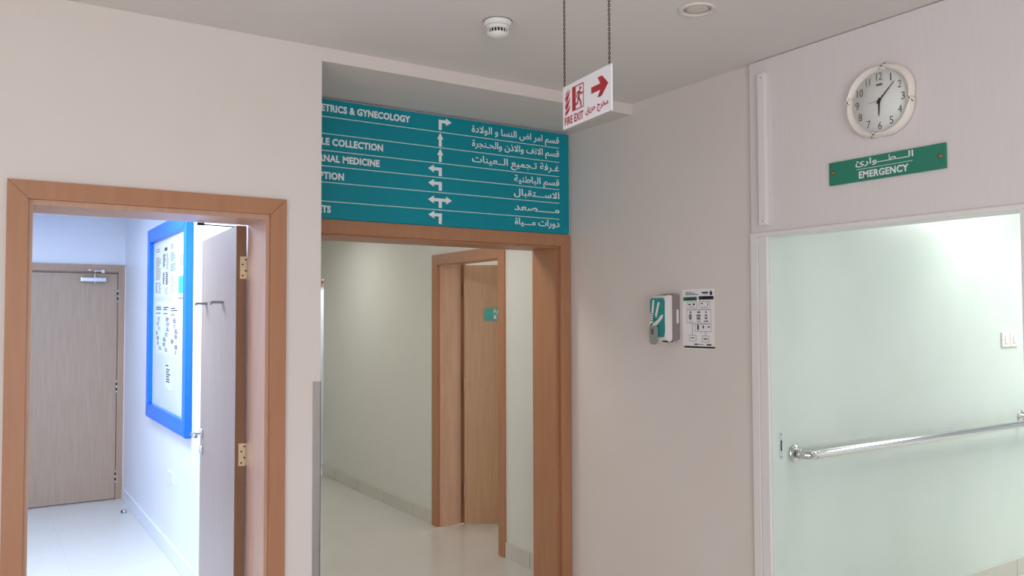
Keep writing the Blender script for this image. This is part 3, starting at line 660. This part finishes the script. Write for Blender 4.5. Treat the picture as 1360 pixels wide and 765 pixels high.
# ------------------------------------------------------------------ blue noticeboard and its papers
XG = 1.145
nb = empty('noticeboard', (XG, 6.24, .92), 'large blue framed noticeboard on the white passage wall', 'noticeboard')
Ya, Yb, Za, Zb = 5.505, 6.97, .915, 2.372
mb = MB(BLUE); fw = .105
o = (XG-.0005, 0, 0); u, v, n = (0, 1, 0), (0, 0, 1), (-1, 0, 0)
for q in ([(Ya, Za), (Yb, Za), (Yb-fw, Za+fw), (Ya+fw, Za+fw)], [(Ya, Zb), (Ya+fw, Zb-fw), (Yb-fw, Zb-fw), (Yb, Zb)], [(Ya, Za), (Ya+fw, Za+fw), (Ya+fw, Zb-fw), (Ya, Zb)], [(Yb, Za), (Yb, Zb), (Yb-fw, Zb-fw), (Yb-fw, Za+fw)]):
    mb.prism(q, o, u, v, n, .042)
bmesh.ops.bevel(mb.bm, geom=mb.bm.edges[:], offset=.004, segments=2, affect='EDGES'); mb.build('frame', nb)
MB(FELT).box(XG-.012, XG-.0005, Ya+fw-.004, Yb-fw+.004, Za+fw-.004, Zb-fw+.004).build('board', nb)
XB = XG-.012
def sheet(y0, y1, z0, z1, seed, style, label, name='notice_sheet', shear=0):
    """y0 = left edge (far), y1 = right edge (near)"""
    r = random.Random(seed); mb = MB(PAPER); W, H = y0-y1, z1-z0; o = (XB, y0, z0); u, v, n = (0, -1, 0), (0, 0, 1), (-1, 0, 0)
    P = lambda a, c: (a*W, c*H+shear*a)
    mb.prism([P(0, 0), P(1, 0), P(1, 1), P(0, 1)], o, u, v, n, .001)
    o2 = (XB-.001, y0, z0)
    def bar(M, a, c, a1, c1): mb.use(M).prism([P(a, c), P(a1, c), P(a1, c1), P(a, c1)], o2, u, v, n, .0003)
    for M, a, c, a1, c1 in style: bar(M, a, c, a1, c1)
    return tag(mb.build(name, loc=(XB, (y0+y1)/2, z0)), label, 'notice', group='papers on the blue noticeboard')
def lines(M, a, c, a1, c1, n, r, gap=.45):
    st = (c1-c)/n; return [(M, a, c+i*st, a+(a1-a)*(.6+.4*r.random()), c+i*st+st*(1-gap)) for i in range(n)]
r = random.Random(5)
st = lines(TAN, .1, .34, .85, .78, 12, r, .3)+lines(INKL, .15, .86, .8, .95, 2, r)+lines(INK, .1, .1, .4, .3, 6, r)+lines(SKYB, .5, .08, .9, .3, 6, r)
sheet(6.79, 6.51, 1.835, 2.236, 1, st, 'notice with a tan block, upper left sheet on the blue noticeboard')
st = [(INK, .3, .84, .7, .90)]+lines(INK, .1, .55, .45, .8, 9, r, .3)+lines(INKL, .55, .5, .9, .8, 9, r)+lines(INK, .1, .24, .4, .46, 7, r, .3)+lines(INK, .5, .22, .9, .46, 7, r, .3)+lines(TAN, .4, .05, .9, .18, 4, r)
sheet(6.50, 6.23, 1.835, 2.236, 2, st, 'notice crowded with dark grey text blocks, upper middle sheet on the noticeboard')
st = lines(SKYB, .1, .62, .9, .78, 6, r, .3)+lines(SKYB, .1, .44, .9, .58, 5, r, .3)+lines(INKL, .1, .84, .6, .94, 3, r)+lines(TAN, .1, .06, .9, .38, 10, r)
sheet(6.22, 5.95, 1.835, 2.236, 3, st, 'notice with pale blue blocks, upper right sheet of the noticeboard trio')
st = lines(INKL, .2, .6, .8, .8, 6, r)+[(CYAN, .1, .12, .9, .42)]+lines(INKL, .1, .02, .9, .08, 1, r)
sheet(5.93, 5.66, 1.80, 2.19, 4, st, 'notice with a cyan block beside the near frame edge of the noticeboard')
def column_sheet(seed):
    r = random.Random(seed); s = lines(INK, .1, .84, .9, .92, 2, r)+lines(INKL, .1, .76, .8, .81, 1, r)
    for i in range(7):
        a = .08+r.random()*.5; z = .06+i*.095; s += lines(INK if r.random() > .3 else INKL, a, z, min(.95, a+.25+r.random()*.3), z+.08, 4, r, .35)
    return s
for i, (y0, y1, zlo, lb) in enumerate(((6.76, 6.48, 1.42, 'notice with scattered text, lower left sheet on the blue noticeboard'), (6.47, 6.19, 1.415, 'notice with dense dark columns, lower middle sheet on the noticeboard'), (6.18, 5.895, 1.405, 'notice with small print down its right side, lower right sheet on the noticeboard'))):
    sheet(y0, y1, zlo, zlo+.385, 20+i, column_sheet(20+i), lb)
r = random.Random(9)
sheet(6.36, 6.09, 1.178, 1.352, 30, lines(INK, .2, .25, .8, .85, 6, r)+[(INK, .1, .9, .5, .96)], 'small note pinned alone low on the blue noticeboard')

# drop the builder's own bookkeeping
for o in bpy.data.objects:
    if '_o' in o.keys(): del o['_o']
